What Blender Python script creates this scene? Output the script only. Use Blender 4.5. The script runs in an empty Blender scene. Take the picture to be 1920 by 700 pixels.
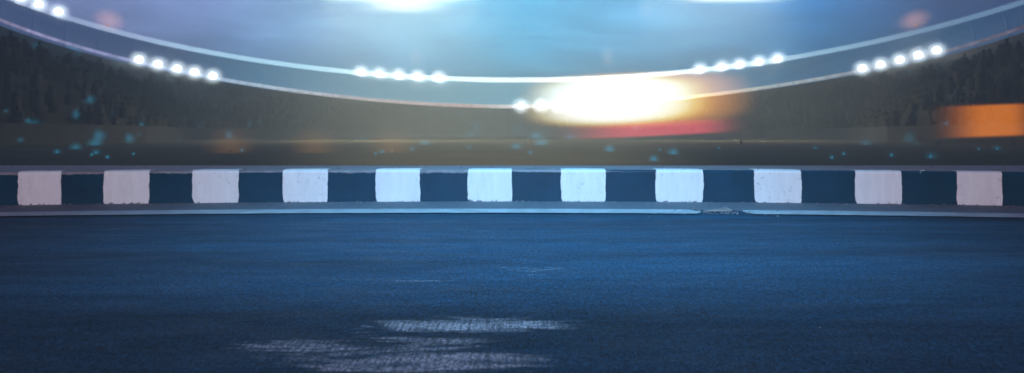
import bpy, math, random
import numpy as np
from mathutils import Vector
from mathutils.bvhtree import BVHTree
random.seed(7); rng = np.random.default_rng(7)
scn = bpy.context.scene
C = scn.collection
R = math.radians

# ------------------------------------------------------------------ camera
F = 1400.0; HOR = 250.0; EYE = 0.55          # focal length and horizon of the photograph (1920 px wide), eye height
cam = bpy.data.cameras.new('camera'); cam_o = bpy.data.objects.new('camera', cam); C.objects.link(cam_o)
cam.sensor_width = 36; cam.lens = F / 1920 * 36
cam.shift_y = -100 / 1920
cam_o.location = (0, 0, EYE); cam_o.rotation_euler = (R(90), 0, 0)
cam.clip_end = 3000; cam.clip_start = 0.05
cam.dof.use_dof = True; cam.dof.focus_distance = 3.3; cam.dof.aperture_fstop = 2.8
scn.camera = cam_o

# ------------------------------------------------------------------ world: a dusk sky lit by the arena
world = bpy.data.worlds.new('World'); scn.world = world; world.use_nodes = True
nt = world.node_tree; nt.nodes.clear()
def N(nt, t, **kw):
    n = nt.nodes.new(t)
    for k, v in kw.items():
        if k in ('operation', 'blend_type', 'data_type', 'noise_dimensions', 'gradient_type', 'sky_type', 'interpolation_type', 'feature', 'wave_type', 'bands_direction', 'wave_profile', 'vector_type', 'use_clamp', 'clamp', 'clamp_factor', 'sun_disc', 'sun_elevation', 'sun_rotation'):
            setattr(n, k, v)
        else:
            key = int(k[1:]) if k[0] == 'i' and k[1:].isdigit() else k.replace('_', ' ')
            n.inputs[key].default_value = v
    return n
def ramp(nt, stops, fac=None, interp='LINEAR'):
    r = nt.nodes.new('ShaderNodeValToRGB'); r.color_ramp.interpolation = interp
    e = r.color_ramp.elements
    e[0].position, e[0].color = stops[0][0], (*stops[0][1], 1)
    e[1].position, e[1].color = stops[-1][0], (*stops[-1][1], 1)
    for p, c in stops[1:-1]:
        q = e.new(p); q.color = (*c, 1)
    if fac is not None: nt.links.new(fac, r.inputs[0])
    return r
def lin(r, g, b):
    f = lambda v: (v / 255 / 12.92) if v <= 10.3 else ((v / 255 + .055) / 1.055) ** 2.4
    return (f(r), f(g), f(b))
L = nt.links.new
tc = N(nt, 'ShaderNodeTexCoord'); sep = N(nt, 'ShaderNodeSeparateXYZ'); L(tc.outputs['Generated'], sep.inputs[0])
mx = N(nt, 'ShaderNodeMapRange', i1=-0.62, i2=0.62); L(sep.outputs['X'], mx.inputs[0])
low = ramp(nt, [(0.0, lin(88, 92, 132)), (0.13, lin(104, 116, 165)), (0.3, lin(105, 160, 208)), (0.5, lin(80, 182, 228)),
                (0.62, lin(105, 176, 220)), (0.75, lin(60, 140, 195)), (0.87, lin(20, 78, 130)), (1.0, lin(28, 48, 88))], mx.outputs[0])
high = ramp(nt, [(0.0, lin(104, 112, 158)), (0.2, lin(118, 140, 190)), (0.4, lin(128, 190, 225)), (0.52, lin(80, 180, 230)),
                 (0.68, lin(108, 172, 218)), (0.8, lin(66, 126, 186)), (0.9, lin(66, 78, 120)), (1.0, lin(36, 42, 82))], mx.outputs[0])
mz = N(nt, 'ShaderNodeMapRange', i1=0.075, i2=0.17); L(sep.outputs['Z'], mz.inputs[0])
vm = N(nt, 'ShaderNodeMix', data_type='RGBA'); L(mz.outputs[0], vm.inputs[0]); L(low.outputs[0], vm.inputs[6]); L(high.outputs[0], vm.inputs[7])
mp = N(nt, 'ShaderNodeMapping'); mp.inputs['Scale'].default_value = (2.2, 2.2, 9.0); L(tc.outputs['Generated'], mp.inputs[0])
ns = N(nt, 'ShaderNodeTexNoise', Scale=2.6, Detail=4.0, Roughness=0.5, Distortion=0.7); L(mp.outputs[0], ns.inputs['Vector'])
nr = N(nt, 'ShaderNodeMapRange', i1=0.3, i2=0.7, i3=0.78, i4=1.2); L(ns.outputs[0], nr.inputs[0])
cl = N(nt, 'ShaderNodeVectorMath', operation='SCALE'); L(vm.outputs[2], cl.inputs[0]); L(nr.outputs[0], cl.inputs['Scale'])
# overhead and behind: deep blue
back = ramp(nt, [(0.0, (0, 0, 0)), (1.0, (1, 1, 1))])
my = N(nt, 'ShaderNodeMapRange', i1=0.80, i2=0.5); L(sep.outputs['Y'], my.inputs[0])
mh = N(nt, 'ShaderNodeMapRange', i1=0.25, i2=0.5); L(sep.outputs['Z'], mh.inputs[0])
mm = N(nt, 'ShaderNodeMath', operation='MAXIMUM'); L(my.outputs[0], mm.inputs[0]); L(mh.outputs[0], mm.inputs[1]); my = mm
bm_ = N(nt, 'ShaderNodeMix', data_type='RGBA'); L(my.outputs[0], bm_.inputs[0]); L(cl.outputs[0], bm_.inputs[6]); bm_.inputs[7].default_value = (0.004, 0.022, 0.075, 1)
bg = N(nt, 'ShaderNodeBackground', Strength=2.35); L(bm_.outputs[2], bg.inputs[0])
sky = N(nt, 'ShaderNodeTexSky', sky_type='NISHITA', sun_disc=False, sun_elevation=R(1.0), sun_rotation=R(180))
bg2 = N(nt, 'ShaderNodeBackground', Strength=0.004); L(sky.outputs[0], bg2.inputs[0])
ad = N(nt, 'ShaderNodeAddShader'); L(bg.outputs[0], ad.inputs[0]); L(bg2.outputs[0], ad.inputs[1])
wo = N(nt, 'ShaderNodeOutputWorld'); L(ad.outputs[0], wo.inputs[0])

def area(name, loc, target, size, sizey, power, col, spread=180):
    l = bpy.data.lights.new(name, 'AREA'); l.shape = 'RECTANGLE'; l.size = size; l.size_y = sizey; l.energy = power; l.color = col; l.spread = R(spread)
    o = bpy.data.objects.new(name, l); C.objects.link(o); o.location = loc
    o.rotation_euler = (Vector(target) - Vector(loc)).to_track_quat('-Z', 'Y').to_euler(); return o
def spot(name, loc, target, power, col, ang, blend=1.0, rad=0.3):
    l = bpy.data.lights.new(name, 'SPOT'); l.energy = power; l.color = col; l.spot_size = R(ang); l.spot_blend = blend; l.shadow_soft_size = rad
    o = bpy.data.objects.new(name, l); C.objects.link(o); o.location = loc
    o.rotation_euler = (Vector(target) - Vector(loc)).to_track_quat('-Z', 'Y').to_euler(); return o
# added unseen spots behind and above the camera, for kerb, infield and road
spot('added_kerb_spot', (-0.1, -20, 2.8), (0.0, 6.2, 0.25), 3800, (0.05, 0.44, 0.48), 20, 1.0, 0.6)
spot('added_infield_spot', (0.0, -10, 9.0), (-0.5, 23, 0.0), 95000, (1.0, 0.95, 0.72), 23, 1.0, 0.6)
spot('added_kerb_wash', (0, -20, 6.5), (0, 6.4, 0.6), 14000, (1.0, 0.76, 0.86), 34, 1.0, 0.6)
spot('added_road_spot', (0.3, 1.6, 6.0), (0.2, 4.5, 0.0), 5600, (0.13, 0.50, 0.84), 50, 1.0, 0.8)

scn.view_settings.view_transform = 'Standard'; scn.view_settings.look = 'None'
scn.view_settings.exposure = 0.0; scn.view_settings.gamma = 1.0; scn.view_settings.use_curve_mapping = False
scn.cycles.volume_bounces = 0; scn.cycles.max_bounces = 6

# ------------------------------------------------------------------ helpers
def tag(o, label=None, cat=None, group=None, kind=None):
    if label: o['label'] = label
    if cat: o['category'] = cat
    if group: o['group'] = group
    if kind: o['kind'] = kind
    return o
def mesh(name, v, f, mat, parent=None, smooth=False):
    me = bpy.data.meshes.new(name); me.from_pydata([tuple(p) for p in v], [], [tuple(q) for q in f]); me.update()
    if smooth:
        for p in me.polygons: p.use_smooth = True
    me.materials.append(mat)
    o = bpy.data.objects.new(name, me); C.objects.link(o); o.parent = parent; return o
def empty(name, loc=(0, 0, 0)):
    o = bpy.data.objects.new(name, None); C.objects.link(o); o.location = loc; o.empty_display_size = .2; return o
def mat(name):
    m = bpy.data.materials.new(name); m.use_nodes = True; t = m.node_tree
    return m, t, t.nodes['Principled BSDF']
def simple(name, col, rough=0.7, metal=0.0, spec=None):
    m, t, b = mat(name); b.inputs['Base Color'].default_value = (*col, 1); b.inputs['Roughness'].default_value = rough; b.inputs['Metallic'].default_value = metal
    n = N(t, 'ShaderNodeTexNoise', Scale=3.0, Detail=5.0); tcc = N(t, 'ShaderNodeTexCoord'); t.links.new(tcc.outputs['Object'], n.inputs['Vector'])
    r = ramp(t, [(0.3, tuple(c * .75 for c in col)), (0.7, tuple(min(1, c * 1.2) for c in col))], n.outputs[0]); t.links.new(r.outputs[0], b.inputs['Base Color'])
    return m
def emit(name, col, strength):
    m = bpy.data.materials.new(name); m.use_nodes = True; t = m.node_tree; t.nodes.clear()
    e = N(t, 'ShaderNodeEmission', Strength=strength); e.inputs[0].default_value = (*col, 1)
    o = N(t, 'ShaderNodeOutputMaterial'); t.links.new(e.outputs[0], o.inputs[0]); return m
def glowvol(name, col, strength, power=2.0):
    """halo of glow added around a light: brightest at the middle, thin at the shell"""
    m = bpy.data.materials.new(name); m.use_nodes = True; t = m.node_tree; t.nodes.clear()
    tcc = N(t, 'ShaderNodeTexCoord'); ln = N(t, 'ShaderNodeVectorMath', operation='LENGTH'); t.links.new(tcc.outputs['Object'], ln.inputs[0])
    s = N(t, 'ShaderNodeMath', operation='SUBTRACT', use_clamp=True, i0=1.0); t.links.new(ln.outputs['Value'], s.inputs[1])
    p = N(t, 'ShaderNodeMath', operation='POWER', i1=power); t.links.new(s.outputs[0], p.inputs[0])
    q = N(t, 'ShaderNodeMath', operation='MULTIPLY', i1=strength); t.links.new(p.outputs[0], q.inputs[0])
    e = N(t, 'ShaderNodeEmission'); e.inputs[0].default_value = (*col, 1); t.links.new(q.outputs[0], e.inputs['Strength'])
    o = N(t, 'ShaderNodeOutputMaterial'); t.links.new(e.outputs[0], o.inputs['Volume']); return m
def box(x0, x1, y0, y1, z0, z1):
    v = [(x, y, z) for x in (x0, x1) for y in (y0, y1) for z in (z0, z1)]
    f = [(0, 1, 3, 2), (4, 6, 7, 5), (0, 4, 5, 1), (2, 3, 7, 6), (0, 2, 6, 4), (1, 5, 7, 3)]
    return v, f
def merge(*parts):
    V, Fc = [], []
    for v, f in parts:
        o = len(V); V += list(v); Fc += [tuple(i + o for i in q) for q in f]
    return V, Fc
def ball(cx, cy, cz, rx, ry, rz, seg=16, rings=10):
    v = [(cx, cy, cz - rz)]; f = []
    for i in range(1, rings):
        a = math.pi * i / rings
        for j in range(seg):
            b = 2 * math.pi * j / seg
            v.append((cx + rx * math.sin(a) * math.cos(b), cy + ry * math.sin(a) * math.sin(b), cz - rz * math.cos(a)))
    v.append((cx, cy, cz + rz)); n = len(v) - 1
    for j in range(seg):
        f.append((0, 1 + (j + 1) % seg, 1 + j)); f.append((n, n - seg + j, n - seg + (j + 1) % seg))
    for i in range(rings - 2):
        for j in range(seg):
            a = 1 + i * seg + j; b = 1 + i * seg + (j + 1) % seg
            f.append((a, b, b + seg, a + seg))
    return v, f
def tube(path, rad, seg=8):
    v, f = [], []; n = len(path); P = [Vector(p) for p in path]
    for i, p in enumerate(P):
        d = (P[min(i + 1, n - 1)] - P[max(i - 1, 0)]).normalized()
        u = d.cross(Vector((0, 0, 1)));  u = u.normalized() if u.length > 1e-4 else Vector((1, 0, 0))
        w = u.cross(d)
        r = rad[i] if hasattr(rad, '__len__') else rad
        for j in range(seg):
            a = 2 * math.pi * j / seg; v.append(p + u * r * math.cos(a) + w * r * math.sin(a))
    for i in range(n - 1):
        for j in range(seg):
            f.append((i * seg + j, i * seg + (j + 1) % seg, (i + 1) * seg + (j + 1) % seg, (i + 1) * seg + j))
    f.append(tuple(range(seg))[::-1]); f.append(tuple((n - 1) * seg + j for j in range(seg)))
    return v, f
def vnoise(seed):
    r = random.Random(seed); tab = [r.uniform(-1, 1) for _ in range(4096)]
    def fn(x):
        i = math.floor(x); t = x - i; t = t * t * (3 - 2 * t)
        return tab[i % 4096] * (1 - t) + tab[(i + 1) % 4096] * t
    return fn

# ------------------------------------------------------------------ plan of the kerb and the road
HK = 0.257
def ykerb(X): return 5.975 - 0.0235 * (X + 0.1) ** 2       # foot of the kerb's painted face
def yline(X): return 5.36 - 0.0225 * (X + 0.3) ** 2        # far edge of the edge line
XS = [x * 0.1 for x in range(-90, 91)]

# ---- asphalt
def asphalt():
    m, t, b = mat('asphalt'); K = t.links.new
    tcc = N(t, 'ShaderNodeTexCoord')
    def noise(scale, sc=(1, 1, 1), detail=6., rough=.6, dist=0., loc=(0, 0, 0), rz=0):
        mp = N(t, 'ShaderNodeMapping'); mp.inputs['Scale'].default_value = sc; mp.inputs['Location'].default_value = loc; mp.inputs['Rotation'].default_value = (0, 0, rz)
        K(tcc.outputs['Object'], mp.inputs[0]); n = N(t, 'ShaderNodeTexNoise', Scale=scale, Detail=detail, Roughness=rough, Distortion=dist); K(mp.outputs[0], n.inputs['Vector']); return n.outputs[0]
    def rng_(src, a, b_, c=0., d=1.):
        r = N(t, 'ShaderNodeMapRange', i1=a, i2=b_, i3=c, i4=d); K(src, r.inputs[0]); return r.outputs[0]
    def mth(op, a, b_):
        q = N(t, 'ShaderNodeMath', operation=op)
        for i, s in enumerate((a, b_)):
            if isinstance(s, (int, float)): q.inputs[i].default_value = s
            else: K(s, q.inputs[i])
        return q.outputs[0]
    # broad bands of wear along the track, plus mottling and grit
    bands = rng_(noise(1.0, (0.28, 2.6, 1), 5., .6, .6), .3, .7, .62, 1.38)
    mott = rng_(noise(5.0, (1, 1.5, 1), 6., .65), .3, .7, .82, 1.18)
    grit = rng_(noise(170., (1, .5, 1), 3., .7), .42, .58, .45, 1.55)
    grit2 = rng_(noise(60., (1, .5, 1), 3., .7), .40, .60, .68, 1.32)
    base = mth('MULTIPLY', mth('MULTIPLY', bands, mott), mth('MULTIPLY', grit, grit2))
    # brushed grooves, slightly slanted, running away from the camera
    mp = N(t, 'ShaderNodeMapping'); mp.inputs['Rotation'].default_value = (0, 0, R(14)); mp.inputs['Scale'].default_value = (1, .12, 1); K(tcc.outputs['Object'], mp.inputs[0])
    wv = N(t, 'ShaderNodeTexWave', wave_type='BANDS', bands_direction='X', Scale=15.0, Distortion=3.5, Detail=3.0); wv.inputs['Detail Scale'].default_value = 1.6; K(mp.outputs[0], wv.inputs['Vector'])
    groove = rng_(noise(115., (1, .045, 1), 2., .55, .35, (2, 7, 0), R(13)), .40, .56, .45, 1.0)
    # the pale streaky patch in the middle of the near lane
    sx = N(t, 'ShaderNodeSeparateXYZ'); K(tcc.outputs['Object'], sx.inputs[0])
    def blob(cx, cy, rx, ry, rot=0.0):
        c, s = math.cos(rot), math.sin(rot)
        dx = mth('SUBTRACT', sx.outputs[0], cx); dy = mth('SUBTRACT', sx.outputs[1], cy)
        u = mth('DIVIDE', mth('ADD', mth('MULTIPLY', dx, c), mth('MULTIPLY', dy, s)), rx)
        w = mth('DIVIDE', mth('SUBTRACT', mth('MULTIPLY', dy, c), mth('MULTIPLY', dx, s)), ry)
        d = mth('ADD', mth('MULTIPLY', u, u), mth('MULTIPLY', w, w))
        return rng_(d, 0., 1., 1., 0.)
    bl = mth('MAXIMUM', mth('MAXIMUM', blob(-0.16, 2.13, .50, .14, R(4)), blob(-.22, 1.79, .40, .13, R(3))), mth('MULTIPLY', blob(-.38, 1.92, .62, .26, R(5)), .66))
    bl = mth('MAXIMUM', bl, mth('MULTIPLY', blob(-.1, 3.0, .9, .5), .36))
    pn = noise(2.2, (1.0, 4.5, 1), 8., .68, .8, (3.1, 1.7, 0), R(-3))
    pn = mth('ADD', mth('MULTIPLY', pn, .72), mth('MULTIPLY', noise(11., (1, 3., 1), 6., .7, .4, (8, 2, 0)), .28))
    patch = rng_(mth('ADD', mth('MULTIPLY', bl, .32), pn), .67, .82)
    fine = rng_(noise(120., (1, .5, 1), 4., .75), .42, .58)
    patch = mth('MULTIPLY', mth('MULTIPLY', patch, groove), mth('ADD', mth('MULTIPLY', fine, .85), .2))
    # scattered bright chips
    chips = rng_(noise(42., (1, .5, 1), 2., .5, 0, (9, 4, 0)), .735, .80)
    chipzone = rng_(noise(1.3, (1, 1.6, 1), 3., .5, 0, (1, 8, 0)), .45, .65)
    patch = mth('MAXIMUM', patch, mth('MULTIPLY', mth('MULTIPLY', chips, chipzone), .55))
    # dark specks of tar
    pits = rng_(noise(30., (1, .6, 1), 2., .5, 0, (4, 4, 0)), .26, .22)
    dark = N(t, 'ShaderNodeMix', data_type='RGBA'); dark.inputs[6].default_value = (0.0, 0.0, 0.0, 1); dark.inputs[7].default_value = (0.062, 0.075, 0.105, 1)
    K(rng_(base, 0., 1.), dark.inputs[0])
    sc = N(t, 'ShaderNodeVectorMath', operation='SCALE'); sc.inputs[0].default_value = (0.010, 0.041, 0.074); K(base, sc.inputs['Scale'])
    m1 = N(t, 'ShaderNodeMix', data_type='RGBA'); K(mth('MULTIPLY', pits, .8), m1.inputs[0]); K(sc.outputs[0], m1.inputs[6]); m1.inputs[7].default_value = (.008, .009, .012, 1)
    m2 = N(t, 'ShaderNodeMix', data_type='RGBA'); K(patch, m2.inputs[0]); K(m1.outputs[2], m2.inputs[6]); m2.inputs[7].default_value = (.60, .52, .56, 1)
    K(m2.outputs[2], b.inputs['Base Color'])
    K(rng_(noise(3., (1, 3, 1), 4.), .3, .7, .65, .85), b.inputs['Roughness']); b.inputs['Specular IOR Level'].default_value = .15
    bp = N(t, 'ShaderNodeBump', Strength=.55, Distance=.004); K(mth('ADD', noise(220., (1, 1, 1), 4., .7), mth('MULTIPLY', groove, .3)), bp.inputs['Height']); K(bp.outputs[0], b.inputs['Normal'])
    return m
M_ASPH = asphalt()
v, f = [], []
for X in [-195, -60] + XS + [60, 195]:
    Xc = max(-9, min(9, X)); yk = ykerb(Xc) + 0.02
    v += [(X, -40, 0), (X, 0, 0), (X, 1.5, 0), (X, yk, 0)]
n = len(v) // 4
for i in range(n - 1):
    for j in range(3): f.append((i * 4 + j, i * 4 + 4 + j, i * 4 + 5 + j, i * 4 + 1 + j))
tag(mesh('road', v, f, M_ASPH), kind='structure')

# ---- ground / infield grass
m, t, b = mat('infield_grass')
tcc = N(t, 'ShaderNodeTexCoord'); n1 = N(t, 'ShaderNodeTexNoise', Scale=.35, Detail=8., Roughness=.7); t.links.new(tcc.outputs['Object'], n1.inputs['Vector'])
r = ramp(t, [(.3, (.055, .046, .030)), (.55, (.075, .065, .045)), (.75, (.095, .083, .06))], n1.outputs[0]); t.links.new(r.outputs[0], b.inputs['Base Color']); b.inputs['Roughness'].default_value = 1.0; b.inputs['Specular IOR Level'].default_value = 0.1
M_GRASS = m
tag(mesh('ground', [(-200, -45, -.03), (200, -45, -.03), (200, 380, -.03), (-200, 380, -.03)], [(0, 1, 2, 3)], M_GRASS), kind='structure')

# ---- gutter strip between edge line and kerb
def concrete(name, ca, cb, spots=.0, scale=14.):
    m, t, b = mat(name); K = t.links.new; tcc = N(t, 'ShaderNodeTexCoord')
    mp = N(t, 'ShaderNodeMapping'); mp.inputs['Scale'].default_value = (1, 2.2, 1); K(tcc.outputs['Object'], mp.inputs[0])
    n1 = N(t, 'ShaderNodeTexNoise', Scale=scale, Detail=9., Roughness=.7); K(mp.outputs[0], n1.inputs['Vector'])
    n2 = N(t, 'ShaderNodeTexNoise', Scale=scale * 12, Detail=4., Roughness=.7); K(tcc.outputs['Object'], n2.inputs['Vector'])
    r = ramp(t, [(.3, ca), (.7, cb)], n1.outputs[0]); r2 = ramp(t, [(.3, (.7,) * 3), (.7, (1.2,) * 3)], n2.outputs[0])
    mu = N(t, 'ShaderNodeMix', data_type='RGBA', blend_type='MULTIPLY', i0=1.); K(r.outputs[0], mu.inputs[6]); K(r2.outputs[0], mu.inputs[7]); K(mu.outputs[2], b.inputs['Base Color'])
    b.inputs['Roughness'].default_value = .8
    bp = N(t, 'ShaderNodeBump', Strength=.5, Distance=.003); K(n2.outputs[0], bp.inputs['Height']); K(bp.outputs[0], b.inputs['Normal']); return m
M_GUT = concrete('dusty_gutter', (.075, .082, .105), (.15, .155, .19))
fn = vnoise(3)
v, f = [], []
for i, x in enumerate(np.arange(-9, 9.001, .03)):
    v += [(x, yline(x) - .0 + .004 * fn(x * 9), .004), (x, ykerb(x) + .015, .004)]
for i in range(len(v) // 2 - 1): f.append((2 * i, 2 * i + 2, 2 * i + 3, 2 * i + 1))
tag(mesh('gutter', v, f, M_GUT), kind='structure')

# ---- white edge line, worn, with a gap
def paintmat(name, ca, cb, streak=True, wear=.5, rough=.55, holes=None):
    m, t, b = mat(name); K = t.links.new; tcc = N(t, 'ShaderNodeTexCoord')
    mp = N(t, 'ShaderNodeMapping'); mp.inputs['Scale'].default_value = (5, 5, 1.0) if streak else (1, 1, 1); K(tcc.outputs['Object'], mp.inputs[0])
    n1 = N(t, 'ShaderNodeTexNoise', Scale=4. if streak else 6., Detail=6., Roughness=.65); K(mp.outputs[0], n1.inputs['Vector'])
    n2 = N(t, 'ShaderNodeTexNoise', Scale=28., Detail=5., Roughness=.7); K(tcc.outputs['Object'], n2.inputs['Vector'])
    n3 = N(t, 'ShaderNodeTexNoise', Scale=1.7, Detail=3., Roughness=.5); K(tcc.outputs['Object'], n3.inputs['Vector'])
    r = ramp(t, [(.3, ca), (.65, cb)], n1.outputs[0])
    w = N(t, 'ShaderNodeMapRange', i1=.40, i2=.30); K(n2.outputs[0], w.inputs[0])
    z = N(t, 'ShaderNodeMapRange', i1=.42, i2=.62); K(n3.outputs[0], z.inputs[0])
    wz = N(t, 'ShaderNodeMath', operation='MULTIPLY'); K(w.outputs[0], wz.inputs[0]); K(z.outputs[0], wz.inputs[1])
    wm = N(t, 'ShaderNodeMath', operation='MULTIPLY', i1=wear); K(wz.outputs[0], wm.inputs[0])
    mu = N(t, 'ShaderNodeMix', data_type='RGBA'); K(wm.outputs[0], mu.inputs[0]); K(r.outputs[0], mu.inputs[6]); mu.inputs[7].default_value = (.10, .10, .12, 1)
    K(mu.outputs[2], b.inputs['Base Color']); b.inputs['Roughness'].default_value = rough
    bp = N(t, 'ShaderNodeBump', Strength=.12, Distance=.001); K(n1.outputs[0], bp.inputs['Height']); K(bp.outputs[0], b.inputs['Normal']); return m, t, b
M_LINE, t, b = paintmat('worn_line_paint', (.28, .26, .28), (.46, .43, .45), False, 1.0, .8)
fa, fb = vnoise(11), vnoise(12)
def line_piece(xa, xb):
    v, f = [], []; xs = np.arange(xa, xb, .006)
    for x in xs:
        e = .0045 * fa(x * 45) + .005 * fa(x * 6); g = .0045 * fb(x * 50) + .005 * fb(x * 7)
        end = min(1, (x - xa) / .05 + .25) if xa > -8.9 else 1
        end = min(end, max(.15, (xb - x) / .06)) if xb < 8.9 else end
        yc = yline(x) - .135; h = .132
        h1 = h * end + e; h0 = h * min(1, end + .1) + g
        v += [(x, yc - h0, .008), (x, yc + h1, .008)]
    for i in range(len(xs) - 1): f.append((2 * i, 2 * i + 2, 2 * i + 3, 2 * i + 1))
    return v, f
XG0 = (1322 - 960) / F * 5.05; XG1 = (1410 - 960) / F * 4.97
tag(mesh('road_line', *merge(line_piece(-9, XG0), line_piece(XG1, 9)), M_LINE), kind='structure')

# ---- pavement behind the kerb, straight back edge
M_PAVE = concrete('weathered_concrete', (.16, .155, .18), (.33, .32, .35), scale=9.)
YB = 6.84; BAT = 0.001       # batter of the kerb face
v, f = [], []
for X in XS:
    v += [(X, ykerb(X) + .30, HK - .002), (X, YB - .012, HK - .002), (X, YB, HK - .014), (X, YB, -.03)]
n = len(v) // 4
for i in range(n - 1):
    for j in range(3): f.append((i * 4 + j, i * 4 + 4 + j, i * 4 + 5 + j, i * 4 + 1 + j))
tag(mesh('pavement', v, f, M_PAVE), kind='structure')

# ---- kerb: concrete body with painted blocks
kerb = empty('kerb', (0, 5.975, 0))
tag(kerb, 'long low concrete kerb painted in alternating black and white blocks beside the road', 'kerb')
KO = Vector(kerb.location)
PROF = []                     # (outward distance behind foot, height): face, rounded nose, top
rn = .018
for k in range(17):
    z = (HK - rn) * k / 16; PROF.append((BAT * z / HK, z))
for k in range(1, 7):
    a = math.pi / 2 * k / 6; PROF.append((BAT + rn - rn * math.cos(a) - .001, HK - rn + rn * math.sin(a)))
for k in range(1, 12): PROF.append((BAT + rn + .262 * k / 11, HK))
SL = [0]
for i in range(1, len(PROF)): SL.append(SL[-1] + math.dist(PROF[i], PROF[i - 1]))
def prof(s):
    s = max(0, min(SL[-1], s))
    for i in range(1, len(SL)):
        if s <= SL[i] or i == len(SL) - 1:
            t_ = (s - SL[i - 1]) / (SL[i] - SL[i - 1]); a, b_ = PROF[i - 1], PROF[i]
            d = (b_[0] - a[0], b_[1] - a[1]); l = math.hypot(*d)
            return a[0] + d[0] * t_, a[1] + d[1] * t_, (-d[1] / l, d[0] / l)
def kp(X, s, off=0.0, sh=0.0):
    o, z, nrm = prof(s)
    return (X + sh, ykerb(X) + o + nrm[0] * off - KO.y, z + nrm[1] * off)
v, f = [], []; xs = np.arange(-9, 9.01, .05); ks = SL
wob = vnoise(5)
for x in xs:
    for s in ks: v.append(kp(x, s, .0015 * wob(x * 7 + s * 9) - .0015))
nk = len(ks)
for i in range(len(xs) - 1):
    for j in range(nk - 1): f.append((i * nk + j, (i + 1) * nk + j, (i + 1) * nk + j + 1, i * nk + j + 1))
M_KERB = concrete('kerb_concrete', (.15, .145, .17), (.31, .30, .33), scale=11.)
mesh('concrete_body', v, f, M_KERB, kerb, True)
WPX = [(-300, -215), (-132, -47), (36.5, 116.5), (196, 280.5), (363, 447.5), (531.5, 614.5), (705.5, 787.5), (878.5, 959.5), (1052.5, 1135.5), (1229.5, 1317.5), (1414, 1501), (1602.5, 1688), (1793, 1877), (1985, 2072), (2180, 2270)]
def pxX(px):
    X = (px - 960) / F * 5.9
    for _ in range(20): X = (px - 960) / F * (ykerb(X) + .008)
    return X
WH = [(pxX(a), pxX(b_)) for a, b_ in WPX]
M_WHITE, t, b = paintmat('white_kerb_paint', (.68, .68, .69), (.78, .78, .79), True, .8, .5)
M_BLACK, t, b = mat('black_kerb_paint'); tcc = N(t, 'ShaderNodeTexCoord')
n1 = N(t, 'ShaderNodeTexNoise', Scale=5., Detail=6., Roughness=.6); t.links.new(tcc.outputs['Object'], n1.inputs['Vector'])
r = ramp(t, [(.3, (.002, .032, .064)), (.7, (.003, .046, .090))], n1.outputs[0]); t.links.new(r.outputs[0], b.inputs['Base Color'])
b.inputs['Roughness'].default_value = .13; b.inputs['Specular IOR Level'].default_value = .5
def panel(name, xa, xb, s0, s1, off, m, seed, side, bot, top, drips):
    e0, e1, eb, et, ed = vnoise(seed), vnoise(seed + 1), vnoise(seed + 2), vnoise(seed + 3), vnoise(seed + 4)
    nu = int((xb - xa) / .004) + 1; nv = 46; v, f = [], []
    for i in range(nu + 1):
        u = i / nu; X0 = xa + (xb - xa) * u
        lo = s0 + bot * (eb(X0 * 18) * .6 + eb(X0 * 90) * .5)
        if drips:
            z_ = ed(X0 * 4); q = ed(X0 * 95 + 40)
            if q > .25 and z_ > -.2: lo += .016 * (q - .25) * (1 + z_)
        hi = s1 + top * (et(X0 * 7) + .5 * et(X0 * 40))
        hi -= (max(0, 1 - min(u, 1 - u) * 9)) ** 2 * .05 * (1 if top > .01 else 0)
        for j in range(nv + 1):
            w = j / nv; s = lo + (hi - lo) * w
            bulge = -.004 * math.sin(math.pi * min(1, s / .26))
            l_ = side * (e0(s * 14) + .5 * e0(s * 70)) + bulge + (.010 * max(0, 1 - s / .03)); r_ = side * (e1(s * 14) + .5 * e1(s * 70)) - bulge * .5 - .006 * max(0, 1 - s / .03)
            sh = l_ * (1 - u) ** 6 + r_ * u ** 6
            v.append(kp(X0 + sh, max(.0005, s), off))
    for i in range(nu):
        for j in range(nv): f.append((i * (nv + 1) + j, (i + 1) * (nv + 1) + j, (i + 1) * (nv + 1) + j + 1, i * (nv + 1) + j + 1))
    return mesh(name, v, f, m, kerb, True)
for k, (a, b_) in enumerate(WH):
    panel('white_block', a, b_, .002, [.42, .40, .37, .40, .42, .44, .46, .44, .46, .42, .44, .40, .38, .36, .36][k] - .015, .004, M_WHITE, 100 + 7 * k, .0045, .004, .022, True)
ends = [(-9, WH[0][0])] + [(WH[i][1], WH[i + 1][0]) for i in range(len(WH) - 1)] + [(WH[-1][1], 9)]
for k, (a, b_) in enumerate(ends):
    panel('black_block', a - .012, b_ + .012, .001, HK + (.012 if k in (9, 10, 11, 12, 13) else -.022), .0015, M_BLACK, 400 + 7 * k, .002, .002, .006, False)

# ------------------------------------------------------------------ plan of the arena: two level rims curving round the infield
low_px = [(0, 38), (100, 74), (200, 102), (262, 117.5), (332, 133.5), (399, 147), (500, 162), (600, 176), (700, 187), (800, 195), (880, 199), (977, 200), (1046, 199), (1122, 196), (1250, 188), (1371, 171), (1450, 161), (1554, 145), (1617, 135), (1687, 118), (1756, 101), (1810, 85), (1913, 54)]
up_px = [(39, 4), (73, 15), (110, 28), (137, 38), (229, 64), (320, 83), (411, 103), (503, 118), (631, 134), (677, 138), (747, 143), (823, 148), (900, 150.5), (960, 151), (1080, 149), (1200, 143), (1313, 133), (1387, 124), (1458, 115), (1554, 96), (1646, 77), (1737, 57), (1829, 32), (1915, 5)]
def fit(px):
    p = np.array(px); return np.polyfit((p[:, 0] - 960) / 960, p[:, 1], 6)
PL, PU = fit(low_px), fit(up_px)
ZL, ZU = 7.7, 15.95
def rim(px, P, z, dz=0.0):
    y = np.polyval(P, (px - 960) / 960); d = F * (z - EYE) / (HOR - y)
    return np.array([(px - 960) / F * d, d])
cols = np.linspace(-30, 1950, 133)
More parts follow.
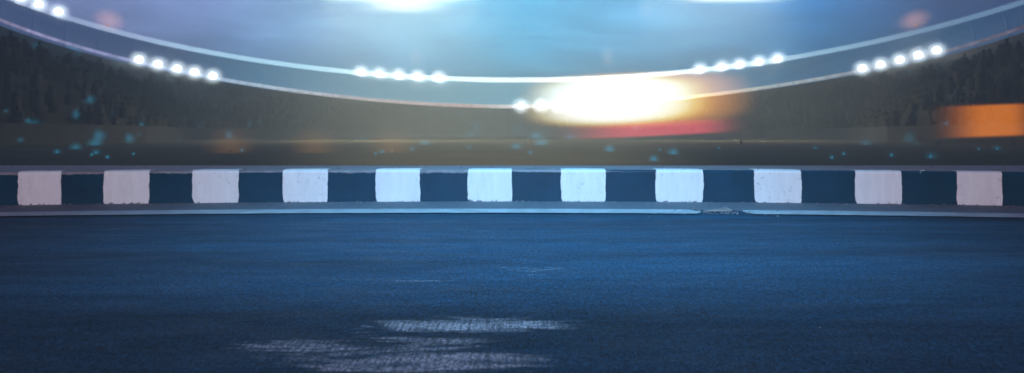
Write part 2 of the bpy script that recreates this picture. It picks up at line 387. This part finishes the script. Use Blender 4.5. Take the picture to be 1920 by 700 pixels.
low = [rim(p, PL, ZL) for p in cols]; up = [rim(p, PU, ZU) for p in cols]
low = [np.array([low[0][0], y]) for y in np.linspace(-30, low[0][1] - 3, 12)] + low + [np.array([low[-1][0], y]) for y in np.linspace(low[-1][1] - 3, -30, 12)]
up = [np.array([up[0][0], y]) for y in np.linspace(-30, up[0][1] - 3, 12)] + up + [np.array([up[-1][0], y]) for y in np.linspace(up[-1][1] - 3, -30, 12)]
low = np.array(low); up = np.array(up)
print('LOW', low[::12].round(1).tolist()); print('UP', up[::12].round(1).tolist())
def inset(c, d):
    tng = np.gradient(c, axis=0); tng /= np.linalg.norm(tng, axis=1)[:, None]
    nrm = np.stack([tng[:, 1], -tng[:, 0]], 1)     # curve runs left to far to right: inward normal
    return c + nrm * d
inner = inset(low, 9.0)
inner[:, 1] = np.maximum(inner[:, 1], -30)
def terrace(A, za, B, zb, rows):
    v, f = [], []; n = len(A); m_ = 0
    for k in range(rows + 1):
        P = A + (B - A) * (k / rows); z0 = za + (zb - za) * max(0, k - 1) / rows if k else za - .6; z1 = za + (zb - za) * k / rows
        if k: z0 = za + (zb - za) * (k - 1) / rows
        for z in (z0, z1): v += [(p[0], p[1], z) for p in P]
    for r_ in range(2 * (rows + 1) - 1):
        for i in range(n - 1): f.append((r_ * n + i, r_ * n + i + 1, (r_ + 1) * n + i + 1, (r_ + 1) * n + i))
    return v, f
M_STAND = simple('stand_concrete', (.03, .028, .028), .9)
M_WALL = simple('stand_wall', (.06, .055, .055), .8)
def wallstrip(A, z0, z1, th):
    B = inset(A, -th); n = len(A); v = []
    for P, z in ((A, z0), (A, z1), (B, z1), (B, z0)): v += [(p[0], p[1], z) for p in P]
    f = []
    for r_ in range(4):
        for i in range(n - 1):
            a = r_ * n + i; b_ = ((r_ + 1) % 4) * n + i; f.append((a, a + 1, b_ + 1, b_))
    return v, f
ls = empty('lower_grandstand', (0, 0, 0)); tag(ls, 'dark lower grandstand tier full of people below the thin light arc', 'grandstand')
ROWL, ROWU = 12, 20
tl = terrace(inner, .6, low, ZL - .9, ROWL); terr_l = mesh('terrace', *tl, M_STAND, ls)
mesh('front_wall', *wallstrip(inset(inner, .3), -.03, 1.0, .25), M_WALL, ls)
us = empty('stadium_roof', (0, 0, 0)); tag(us, 'pale blue arena roof with painted haze glow between the two light arcs', 'roof')
tu = terrace(inset(low, -.6), ZL - .2, up, ZU - .9, 1)
RA = inset(low, -.6); nn = len(RA); v = []
for k in range(7):
    w = k / 6; zz = (ZL - .2) + (ZU - .1 - ZL) * (w ** .8)
    v += [(p[0], p[1], zz) for p in RA + (up - RA) * w]
f = [(k * nn + i, k * nn + i + 1, (k + 1) * nn + i + 1, (k + 1) * nn + i) for k in range(6) for i in range(nn - 1)]
m, t, b = mat('roof_haze_glow'); g = N(t, 'ShaderNodeTexCoord'); n1 = N(t, 'ShaderNodeTexNoise', Scale=.12, Detail=6., Roughness=.6); t.links.new(g.outputs['Object'], n1.inputs['Vector'])
r = ramp(t, [(.3, (.40, .46, .52)), (.7, (.62, .66, .70))], n1.outputs[0]); t.links.new(r.outputs[0], b.inputs['Base Color']); b.inputs['Roughness'].default_value = .6
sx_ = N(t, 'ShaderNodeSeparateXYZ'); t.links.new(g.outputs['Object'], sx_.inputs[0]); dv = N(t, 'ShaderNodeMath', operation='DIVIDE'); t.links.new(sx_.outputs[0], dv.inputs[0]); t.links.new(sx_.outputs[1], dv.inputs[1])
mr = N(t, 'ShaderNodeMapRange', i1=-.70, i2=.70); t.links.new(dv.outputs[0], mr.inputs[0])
# hazy blue air painted as emission, brighter along the far straight
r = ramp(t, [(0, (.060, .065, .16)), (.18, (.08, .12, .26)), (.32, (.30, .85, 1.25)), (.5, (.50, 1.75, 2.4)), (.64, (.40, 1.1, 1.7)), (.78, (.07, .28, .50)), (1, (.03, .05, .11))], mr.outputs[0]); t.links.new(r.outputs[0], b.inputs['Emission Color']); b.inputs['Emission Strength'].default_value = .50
mesh('roof_glow_sheet', v, f, m, us, True)
for i in range(3, nn - 3, 4):
    mesh('roof_rib', *tube([(v[k * nn + i][0], v[k * nn + i][1], v[k * nn + i][2] + .0) for k in range(7)], .07, 6), m, us, True)
mesh('outer_wall', *wallstrip(inset(up, -.5), -.03, ZU - .3, .4), M_WALL, us)
mesh('front_wall', *wallstrip(low, ZL - 1.0, ZL - .35, .3), M_WALL, ls)

# light arcs: LED strips along the rims
def strip_mat(name, stops, noisy=False):
    m = bpy.data.materials.new(name); m.use_nodes = True; t = m.node_tree; t.nodes.clear(); K = t.links.new
    g = N(t, 'ShaderNodeTexCoord'); s = N(t, 'ShaderNodeSeparateXYZ'); K(g.outputs['Object'], s.inputs[0])
    # position along the arc = bearing of the strip from the middle of the infield
    dv = N(t, 'ShaderNodeMath', operation='DIVIDE'); K(s.outputs[0], dv.inputs[0]); K(s.outputs[1], dv.inputs[1])
    mr = N(t, 'ShaderNodeMapRange', i1=-.70, i2=.70); K(dv.outputs[0], mr.inputs[0])
    r = ramp(t, stops, mr.outputs[0]); e = N(t, 'ShaderNodeEmission', Strength=1.0); K(r.outputs[0], e.inputs[0])
    if noisy:
        n1 = N(t, 'ShaderNodeTexNoise', Scale=.9, Detail=2.); K(g.outputs['Object'], n1.inputs['Vector'])
        q = N(t, 'ShaderNodeMapRange', i1=.3, i2=.7, i3=.65, i4=1.35); K(n1.outputs[0], q.inputs[0]); K(q.outputs[0], e.inputs['Strength'])
    o = N(t, 'ShaderNodeOutputMaterial'); K(e.outputs[0], o.inputs[0]); return m
M_UP = strip_mat('upper_led', [(0, (.45, .50, .85)), (.15, (.75, 1.0, 1.5)), (.3, (1.3, 2.3, 2.9)), (.42, (3.2, 4.6, 5.0)), (.55, (4.6, 5.2, 5.2)), (.68, (3.0, 3.8, 4.2)), (.78, (.75, 1.3, 1.8)), (.88, (.32, .55, .85)), (1, (.22, .38, .65))])
M_LO = strip_mat('lower_led', [(0, (.32, .28, .48)), (.12, (.38, .42, .75)), (.25, (.75, 1.0, 1.3)), (.37, (1.1, .95, 1.0)), (.46, (1.5, 1.0, 1.0)), (.5, (2.2, 2.2, 2.2)), (.62, (2.4, 2.1, 1.6)), (.75, (.7, .8, .85)), (.88, (.28, .30, .40)), (1, (.14, .10, .15))], True)
def strip(c, z, px, m, parent):
    path = [(p[0], p[1], z) for p in c]; d = [max(30, p[1]) for p in c]
    return mesh('light_strip', *tube(path, [px * x / F / 2 for x in d], 8), m, parent, True)
strip(inset(up, .05), ZU, 10.5, M_UP, us)
strip(inset(low, .05), ZL, 6, M_LO, ls)

# ------------------------------------------------------------------ crowd
def crowd(name, A, za, B, zb, rows, dens, seed, maxh):
    rg = np.random.default_rng(seed); V, Fc = [], []
    hv, hf = ball(0, 0, 0, .12, .13, .16, 6, 4)
    hv = np.array(hv); seglen = np.linalg.norm(np.diff((A + B) / 2, axis=0), axis=1)
    tor = np.array([(-.24, -.15, 0), (.24, -.15, 0), (.24, .15, 0), (-.24, .15, 0), (-.26, -.12, .62), (.26, -.12, .62), (.26, .12, .62), (-.26, .12, .62), (-.08, -.07, .74), (.08, -.07, .74), (.08, .07, .74), (-.08, .07, .74)])
    tf = [(0, 1, 5, 4), (1, 2, 6, 5), (2, 3, 7, 6), (3, 0, 4, 7), (4, 5, 9, 8), (5, 6, 10, 9), (6, 7, 11, 10), (7, 4, 8, 11), (8, 9, 10, 11)]
    base = np.vstack([tor, hv + (0, 0, .88)]); bf = tf + [tuple(i + 12 for i in q) for q in hf]
    cols_ = []
    for i in range(len(seglen)):
        pa, pb = (A[i] + A[i + 1]) / 2, (B[i] + B[i + 1]) / 2
        if pa[1] < 18 and pb[1] < 18: continue
        for k in range(rows - 2):
            n_ = rg.poisson(seglen[i] * dens)
            for _ in range(n_):
                w = rg.random(); a = A[i] * (1 - w) + A[i + 1] * w; b_ = B[i] * (1 - w) + B[i + 1] * w
                p = a + (b_ - a) * ((k + .45 + .1 * rg.random()) / rows)
                z = za + (zb - za) * k / rows; s = rg.uniform(.85, 1.12); th = math.atan2(p[0], p[1]) + rg.normal() * .5
                c, sn = math.cos(th), math.sin(th); lift = rg.choice([0.0, .0, .35])
                q = base * s; x = q[:, 0] * c + q[:, 1] * sn; y = -q[:, 0] * sn + q[:, 1] * c
                o = len(V) * len(base)
                V.append(np.stack([x + p[0], y + p[1], q[:, 2] + z + lift + .03], 1)); Fc += [tuple(j + o for j in g) for g in bf]
    V = np.concatenate(V) if V else []
    return mesh(name, V, Fc, M_CROWD, None, True)
m, t, b = mat('spectators'); g = N(t, 'ShaderNodeNewGeometry')
r = ramp(t, [(0, (.020, .018, .018)), (.35, (.028, .024, .022)), (.6, (.040, .030, .024)), (.8, (.028, .030, .034)), (1, (.052, .042, .036))], g.outputs['Random Per Island']); t.links.new(r.outputs[0], b.inputs['Base Color']); b.inputs['Roughness'].default_value = .9
M_CROWD = m
o = crowd('crowd', inner, .6, low, ZL - .9, ROWL, .75, 1, 1); tag(o, 'dense dark crowd of spectators filling the lower grandstand', 'crowd', kind='stuff')

# ------------------------------------------------------------------ floodlights on the rims
M_HOUS = simple('lamp_housing', (.08, .08, .09), .5, .6)
M_LENS = emit('lamp_lens', (.90, .98, 1.0), 16.0)
vol_cache = {}
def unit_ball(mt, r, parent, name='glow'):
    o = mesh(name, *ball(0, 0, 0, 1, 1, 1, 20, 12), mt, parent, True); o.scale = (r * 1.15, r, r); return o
M_GLOW = {}
def floodlight(px, P, z, label, group, size):
    x, y = rim(px, P, z); r = size * y / F
    e = empty('floodlight', (x * (1 - 2.6 / y), y - 2.6, z + .1 * r)); e.rotation_euler = (0, 0, math.atan2(-x, y)); tag(e, label, 'floodlight', group)
    mesh('housing', *merge(box(-r * .5, r * .5, r * .35, r * .6, -r * .45, r * .4), tube([(0, r * .5, -.1), (0, 2.6, -.25)], .05, 6)), M_HOUS, e)
    mesh('lens', *ball(0, 0, 0, r * .82, r * .4, r * .68, 16, 10), M_LENS, e, True)
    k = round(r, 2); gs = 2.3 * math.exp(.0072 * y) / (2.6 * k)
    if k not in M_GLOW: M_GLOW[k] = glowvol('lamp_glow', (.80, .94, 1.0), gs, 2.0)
    unit_ball(M_GLOW[k], 2.6 * r, e)  # added halo ball, imitates the blurred glow around the lens
    return e
ordw = ['first', 'second', 'third', 'fourth', 'fifth']
def cluster(pxs, P, z, where, arc, group):
    for i, p in enumerate(pxs):
        floodlight(p, P, z, f'{ordw[i]} of the five round floodlights, from left, {where}', group, 7.8)
G1, G2 = 'floodlights on the upper rim', 'floodlights on the lower rim'
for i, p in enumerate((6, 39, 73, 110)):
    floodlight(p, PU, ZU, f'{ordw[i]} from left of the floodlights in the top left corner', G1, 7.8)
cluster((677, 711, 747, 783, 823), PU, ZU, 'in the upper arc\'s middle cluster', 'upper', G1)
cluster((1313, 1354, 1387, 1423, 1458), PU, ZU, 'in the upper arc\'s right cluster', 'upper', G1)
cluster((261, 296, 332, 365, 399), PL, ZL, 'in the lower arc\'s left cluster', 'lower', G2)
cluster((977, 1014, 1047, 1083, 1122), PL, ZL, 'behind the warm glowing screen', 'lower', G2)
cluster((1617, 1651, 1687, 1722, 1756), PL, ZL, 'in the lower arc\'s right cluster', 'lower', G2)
def bank_light(px, P, z, tgt, pw, col=(.75, .9, 1.0)):
    x, y = rim(px, P, z); spot('floodlight_beam', (x * .96, y - 7, z + .8), tgt, pw, col, 120, .8, .5)
bank_light(330, PL, ZL, (0, 40, 0), 2500); bank_light(1690, PL, ZL, (0, 40, 0), 2500, (1, .85, .7))
# light thrown down by the lamps hung over the track
area('hanging_light_beam', (-9, 59.5, 11.4), (-9, 54.5, 0), 12, 4, 2800, (1, .90, .60), 132)
area('hanging_light_beam', (16, 59.5, 11.6), (16, 54.5, 0), 10, 4, 1900, (1, .90, .60), 132)

# ------------------------------------------------------------------ see-through LED screens, soft glow painted into their emission
def led_mat(name, build):
    m = bpy.data.materials.new(name); m.use_nodes = True; t = m.node_tree; t.nodes.clear()
    col, st = build(t)
    e = N(t, 'ShaderNodeEmission'); t.links.new(col, e.inputs[0]); t.links.new(st, e.inputs[1])
    tr = N(t, 'ShaderNodeBsdfTransparent'); tr.inputs[0].default_value = (.97, .97, .97, 1)
    a = N(t, 'ShaderNodeAddShader'); t.links.new(e.outputs[0], a.inputs[0]); t.links.new(tr.outputs[0], a.inputs[1])
    o = N(t, 'ShaderNodeOutputMaterial'); t.links.new(a.outputs[0], o.inputs[0]); return m
def xz(t):
    g = N(t, 'ShaderNodeTexCoord'); s = N(t, 'ShaderNodeSeparateXYZ'); t.links.new(g.outputs['Object'], s.inputs[0]); return s.outputs[0], s.outputs[2]
def m2(t, op, a, b_, clamp=False):
    q = N(t, 'ShaderNodeMath', operation=op, use_clamp=clamp)
    for i, s in enumerate((a, b_)):
        if isinstance(s, (int, float)): q.inputs[i].default_value = s
        else: t.links.new(s, q.inputs[i])
    return q.outputs[0]
def sm(t, src, a, b_, c=0., d=1.):
    r_ = N(t, 'ShaderNodeMapRange', interpolation_type='SMOOTHSTEP', i1=a, i2=b_, i3=c, i4=d); t.links.new(src, r_.inputs[0]); return r_.outputs[0]
def pos(px, py, d): return ((px - 960) / F * d, d, EYE + (HOR - py) / F * d)
M_TRUSS = simple('screen_frame_metal', (.10, .10, .11), .5, .5)
# big warm screen, 40 m away
D = 40.0; cx = 1190; x0, _, z0 = pos(940, 262, D); x1, _, z1 = pos(1440, 134, D); xc = pos(cx, 0, D)[0]
U = D / F                      # one photo pixel at that distance, metres
def build(t):
    x, z = xz(t); x = m2(t, 'DIVIDE', x, U); z = m2(t, 'DIVIDE', z, U)      # picture units
    # ellipse of blurred glow painted on the screen: tilted lower edge, softer ends
    low_ = m2(t, 'SUBTRACT', z, m2(t, 'MULTIPLY', x, .05))
    def ell(cx_, cz_, rx_, rz_, px_=2.4, pz_=3.4):
        u = m2(t, 'POWER', m2(t, 'ABSOLUTE', m2(t, 'DIVIDE', m2(t, 'SUBTRACT', x, cx_), rx_), 0), px_)
        w = m2(t, 'POWER', m2(t, 'ABSOLUTE', m2(t, 'DIVIDE', m2(t, 'SUBTRACT', m2(t, 'SUBTRACT', z, m2(t, 'MULTIPLY', x, .035)), cz_), rz_), 0), pz_)
        return m2(t, 'ADD', u, w)
    body = m2(t, 'POWER', sm(t, ell(5, 74, 238, 57, 2.4, 4.2), 1.0, .08), 1.3)
    heat = sm(t, ell(-45, 73, 215, 54, 2.0, 3.6), 1.0, .08)
    r_ = ramp(t, [(0, (.95, .36, .05)), (.25, (1.0, .48, .07)), (.5, (1.0, .68, .18)), (.75, (1.0, .90, .55)), (1, (1, .99, .95))], heat)
    st = m2(t, 'MULTIPLY', body, m2(t, 'ADD', m2(t, 'MULTIPLY', heat, .62), .68))
    # red band of the picture's lower edge
    rb = m2(t, 'MULTIPLY', m2(t, 'MULTIPLY', m2(t, 'POWER', sm(t, x, -190, 10), 1.6), m2(t, 'POWER', sm(t, x, 240, 110), 2.0)), m2(t, 'MULTIPLY', sm(t, low_, 1, 7), sm(t, low_, 34, 22)))
    mixc = N(t, 'ShaderNodeMix', data_type='RGBA'); t.links.new(r_.outputs[0], mixc.inputs[6]); mixc.inputs[7].default_value = (.85, .06, .10, 1)
    fac = m2(t, 'DIVIDE', rb, m2(t, 'ADD', m2(t, 'ADD', rb, body), .0001)); t.links.new(fac, mixc.inputs[0])
    return mixc.outputs[2], m2(t, 'ADD', st, m2(t, 'MULTIPLY', rb, .72))
scr = empty('led_screen', (xc, D, 0)); tag(scr, 'wide glowing white and orange screen with red lower band in the middle distance', 'screen')
h0, h1 = z0, z1
p_ = mesh('display', [(-(240) * U, 0, .25), (245 * U, 0, .25), (245 * U, 0, h1), (-240 * U, 0, h1), (-(240) * U, .04, .25), (245 * U, .04, .25), (245 * U, .04, h1), (-240 * U, .04, h1)], [(0, 1, 2, 3)], None or led_mat('warm_screen_glow', build), scr)
# picture coordinates are measured from the display's lower edge
p_.location = (0, 0, 0)
for vv in p_.data.vertices: vv.co.z -= .25
p_.location.z = .25
for s in (-1, 1): mesh('leg', *box(s * 200 * U - .03, s * 200 * U + .03, .02, .08, -.03, .25), M_TRUSS, scr)

# orange screen on the right, 35 m away
D2 = 35.0; U2 = D2 / F; xa = pos(1700, 0, D2)[0]; zt = pos(0, 193, D2)[2]; zb_ = pos(0, 266, D2)[2]
def build2(t):
    x, z = xz(t); x = m2(t, 'DIVIDE', x, U2); z = m2(t, 'DIVIDE', z, U2); zz = m2(t, 'SUBTRACT', z, m2(t, 'MULTIPLY', x, .035))
    b_ = m2(t, 'MULTIPLY', m2(t, 'MULTIPLY', sm(t, x, 5, 150), sm(t, x, 295, 190)), m2(t, 'MULTIPLY', sm(t, zz, -2, 8), sm(t, zz, 70, 60)))  # fade at the edges painted in as blur
    r_ = ramp(t, [(0, (.60, .14, .01)), (1, (.72, .18, .0))], b_)
    return r_.outputs[0], m2(t, 'MULTIPLY', m2(t, 'POWER', b_, 2.4), .92)
s2 = empty('led_screen', (xa, D2, 0)); tag(s2, 'small plain orange glowing screen near the right edge', 'screen')
o = mesh('display', [(0, 0, 0), (300 * U2, 0, 0), (300 * U2, 0, zt - zb_), (0, 0, zt - zb_)], [(0, 1, 2, 3)], led_mat('orange_screen_glow', build2), s2); o.location.z = zb_
for s in (60, 200): mesh('leg', *box(s * U2 - .03, s * U2 + .03, .02, .08, -.03, zb_), M_TRUSS, s2)

# bright lamps hanging over the track at the top edge of the view
D3 = 60.0; U3 = D3 / F
def hanging(px0, px1, pyb, label, build, hpx=60):
    xa, _, zb = pos(px0, pyb, D3)
    e = empty('hanging_light', (xa, D3, zb)); tag(e, label, 'hanging light', 'lights hung over the track')
    mesh('light_panel', [(0, 0, 0), ((px1 - px0) * U3, 0, 0), ((px1 - px0) * U3, 0, hpx * U3), (0, 0, hpx * U3)], [(0, 1, 2, 3)], led_mat('hanging_light_face', build), e)
    for q in (.3, .7):
        X = (px1 - px0) * U3 * q; mesh('hanger', *tube([(X, 0, hpx * U3), (X, 0, 15.6 - zb)], .02, 6), M_TRUSS, e)
def b3(t):
    x, z = xz(t); x = m2(t, 'DIVIDE', x, U3); z = m2(t, 'DIVIDE', z, U3)
    a = m2(t, 'MULTIPLY', m2(t, 'MULTIPLY', sm(t, x, 60, 165), sm(t, x, 280, 175)), sm(t, z, 0, 22))
    c = m2(t, 'MULTIPLY', m2(t, 'MULTIPLY', sm(t, x, 0, 60), sm(t, x, 330, 240)), sm(t, z, 23, 32))
    r_ = ramp(t, [(0, (.72, .88, 1)), (1, (1, .99, .95))], a)
    return r_.outputs[0], m2(t, 'ADD', m2(t, 'MULTIPLY', a, .95), m2(t, 'MULTIPLY', c, .6))
hanging(590, 925, 32, 'wide white hanging light with a bright middle at the top edge', b3)
def b4(t):
    x, z = xz(t); x = m2(t, 'DIVIDE', x, U3); z = m2(t, 'DIVIDE', z, U3)
    a = m2(t, 'MULTIPLY', m2(t, 'MULTIPLY', sm(t, x, 0, 70), sm(t, x, 260, 130)), sm(t, z, 0, 8))
    r_ = ramp(t, [(0, (.8, .85, .95)), (1, (1, .97, .92))], a); return r_.outputs[0], m2(t, 'MULTIPLY', a, .8)
hanging(1255, 1515, 9, 'thin pale hanging light cut by the top edge above the warm screen', b4)
o = mesh('suspension_cable', *tube([(-62, D3, 16.2), (-30, D3, 15.7), (0, D3, 15.6), (30, D3, 15.7), (62, D3, 16.2)], .05, 6), M_TRUSS); tag(o, 'dark steel cable strung over the track holding the hanging lights', 'cable')

# ------------------------------------------------------------------ glowing balls added for blurred warm light spots
def bokeh(px, py, d, rx, rz, col, st, label, tilt=0):
    e = empty('bokeh_spot', pos(px, py, d)); e.rotation_euler = (0, tilt, 0); tag(e, label, 'bokeh', 'added blur spots over the arena')
    k = d / F; mt = glowvol('bokeh_glow', col, st / (rx * k), .9)
    o = mesh('bokeh_ball', *ball(0, 0, 0, 1, 1, 1, 20, 12), mt, e, True); o.scale = (rx * k, rx * k, rz * k)
    mesh('bokeh_core', *ball(0, 0, -.45 * rz * k, .1, .1, .1, 8, 6), emit('bokeh_core_light', col, .8), e, True)
bokeh(205, 38, 70, 32, 24, (1, .45, .25), .42, 'orange added blur spot above the upper arc on the left', R(20))
bokeh(1714, 38, 70, 33, 22, (1, .42, .18), .42, 'orange added blur spot above the upper arc on the right', R(-20))
bokeh(780, 106, 90, 17, 24, (1, .8, .5), .12, 'pale added blur spot just above the middle upper floodlights')
bokeh(1140, 106, 90, 17, 24, (1, .75, .5), .16, 'pale added blur spot above the warm screen')
bokeh(1212, 14, 90, 21, 28, (1, .85, .8), .14, 'pale added blur spot near the top edge')

# ------------------------------------------------------------------ cyan phone lights and flare stand-ins in the stands, marker lights added for flashes on the grass
V = []; Fc = []
for (vv, ff) in (tl, tu, ([(-200, -45, -.03), (200, -45, -.03), (200, 380, -.03), (-200, 380, -.03)], [(0, 1, 2, 3)])):
    o_ = len(V); V += [Vector(q) for q in vv]; Fc += [tuple(i + o_ for i in q) for q in ff]
bvh = BVHTree.FromPolygons(V, Fc)
seen = [(60, 238, 1.2), (184, 255, 1), (178, 273, 1), (215, 212, 1), (241, 260, .9), (306, 223, 1.2), (366, 243, .9), (424, 254, 1), (142, 280, .8), (18, 92, 1), (136, 94, 1), (88, 122, .9), (70, 88, .7), (215, 120, .8), (255, 228, .7), (168, 187, .8), (463, 235, .8), (520, 240, .7), (605, 247, .7), (143, 245, .6), (372, 185, .7), (300, 148, .6), (20, 65, .7),
        (889, 241, 1.1), (882, 256, .9), (971, 246, 1), (1007, 258, 1.1), (1015, 272, 1), (968, 279, .8), (1069, 260, .9), (797, 272, .8), (760, 216, .7), (1143, 284, .8), (1226, 303, .7), (1195, 242, .8), (1262, 290, .8),
        (1345, 243, .8), (1543, 220, .9), (1592, 219, .8), (1707, 260, 1), (1624, 272, 1), (1760, 136, .9), (1703, 138, .8), (1801, 177, .9), (1763, 70, .9), (1745, 298, .8), (1774, 233, .8), (1822, 237, .7), (1430, 211, .7), (1690, 206, .7), (1590, 118, .9), (435, 128, 1.3), (1482, 131, 1.3), (1850, 150, .6), (1880, 235, .6), (1560, 300, .6), (1870, 282, .7)]  # the two largest stand in for teal flares
rr = random.Random(4)
for _ in range(70):
    seen.append((rr.choice([rr.uniform(0, 620), rr.uniform(640, 1300), rr.uniform(1300, 1915)]), rr.uniform(205, 300), rr.uniform(.3, .65)))
gl = {}
for k, (px, py, s) in enumerate(seen):
    d = Vector(pos(px, py, 1)) - Vector((0, 0, EYE)); hit, nrm, idx, dist = bvh.ray_cast(Vector((0, 0, EYE)), d.normalized(), 900)
    if hit is None or hit.y < 12.5: continue
    grass = hit.z < .1
    r_ = s * 17 * hit.y / F
    q = hit - d.normalized() * (1.0 if not grass else .2)
    if grass: q = Vector((hit.x, hit.y, .02))
    e = empty('added_marker_light' if grass else 'phone_or_flare_light', q)
    if grass: tag(e, 'small dim cyan marker light added for a crowd flash on the dark infield grass', 'marker light', 'cyan marker lights added on the infield')
    else: tag(e, 'small cyan phone light held up, or flare stand-in, in the dark grandstand crowd', 'phone light', 'cyan phone lights and flare stand-ins in the crowd')
    b_ = max(.25, min(1, s)) * (.5 if px > 1300 else 1) * (.14 if 600 < px < 1350 else .10)
    key = (round(r_, 2), round(b_, 2))
    if key not in gl: gl[key] = glowvol('cyan_glow', (.03, .62, 1.0), 2.4 * b_ / max(key[0], .01), 1.5)
    core = mesh('lamp_body', *box(-.02, .02, -.006, .006, -.02, .03), gl.setdefault('core', emit('cyan_lamp', (.05, .45, .7), .35)), e)
    unit_ball(gl[key], r_, e)
# bollard lamps added for three faint orange glow patches on the grass
for i, (px, lab) in enumerate(((432, 'left'), (590, 'middle'), (735, 'right'))):
    X, Y, _ = pos(px, 0, 22.0)
    e = empty('added_bollard_lamp', (X, Y, -.03)); tag(e, ('leftmost', 'middle', 'rightmost')[i] + ' of the three faint warm bollard lamps added for glows on the grass', 'bollard lamp', 'warm bollard lamps added on the infield')
    mesh('added_bollard_post', *tube([(0, 0, 0), (0, 0, .09)], .02, 10), M_HOUS, e)
    unit_ball(glowvol('warm_glow', (1, .45, .12), .10 / .8, 1.5), .8, e).location.z = .2
    l = bpy.data.lights.new('added_bollard_bulb', 'POINT'); l.energy = 1.5; l.color = (1, .55, .25); l.shadow_soft_size = .1
    lo = bpy.data.objects.new('added_bollard_bulb', l); C.objects.link(lo); lo.parent = e; lo.location = (0, -.1, .3)

# ------------------------------------------------------------------ litter on the gutter by the gap in the line
M_TWIG = simple('dry_twig', (.22, .20, .20), .8)
parts = []
tx = (1347 - 960) / F * 5.2
for pts, r_ in (([(-.11, 0, .008), (-.05, -.02, .014), (.02, -.025, .012), (.09, 0, .01), (.10, .03, .01), (.04, .05, .012), (-.03, .04, .012)], .006), ([(0, .06, .012), (.05, .02, .03), (.09, -.01, .012)], .005), ([(-.08, -.01, .012), (-.02, .02, .02), (.05, .0, .012)], .004)):
    parts.append(tube([(a + tx, b2 + 5.18, c) for a, b2, c in pts], r_, 7))
o = mesh('twig', *merge(*parts), M_TWIG, None, True); tag(o, 'small curled dry twig lying in the gap of the white road line', 'twig')
rr = random.Random(9); peb = []
for _ in range(420):
    X = rr.uniform(-4.5, 4.5); Y = ykerb(X) - abs(rr.gauss(0, .10)) - .01
    if rr.random() < .3: X = rr.gauss(1.42, .22); Y = 5.18 + rr.gauss(0, .1)
    s = rr.uniform(.002, .007); peb.append(ball(X, Y, .006 + s * .4, s * rr.uniform(.8, 1.6), s, s * .7, 6, 4))
for _ in range(260):
    X = rr.uniform(-4.8, 4.8); Y = rr.uniform(ykerb(X) + .05, YB - .03); s = rr.uniform(.003, .008); peb.append(ball(X, Y, HK + s * .4, s * rr.uniform(.8, 1.6), s, s * .7, 6, 4))
o = mesh('gravel', *merge(*peb), simple('grit', (.22, .22, .24), .8), None, True); tag(o, 'scattered grit along the foot and the top of the kerb', 'grit', kind='stuff')

# ------------------------------------------------------------------ haze
m = bpy.data.materials.new('haze'); m.use_nodes = True; t = m.node_tree; t.nodes.clear()
pv = N(t, 'ShaderNodeVolumePrincipled', Density=.0075, Anisotropy=0.0); pv.inputs['Color'].default_value = (.88, .95, .86, 1)
oo = N(t, 'ShaderNodeOutputMaterial'); t.links.new(pv.outputs[0], oo.inputs['Volume'])
v, f = box(-201, 201, -46, 381, -1.03, 19)
o = mesh('haze', v, f, m); tag(o, kind='stuff')
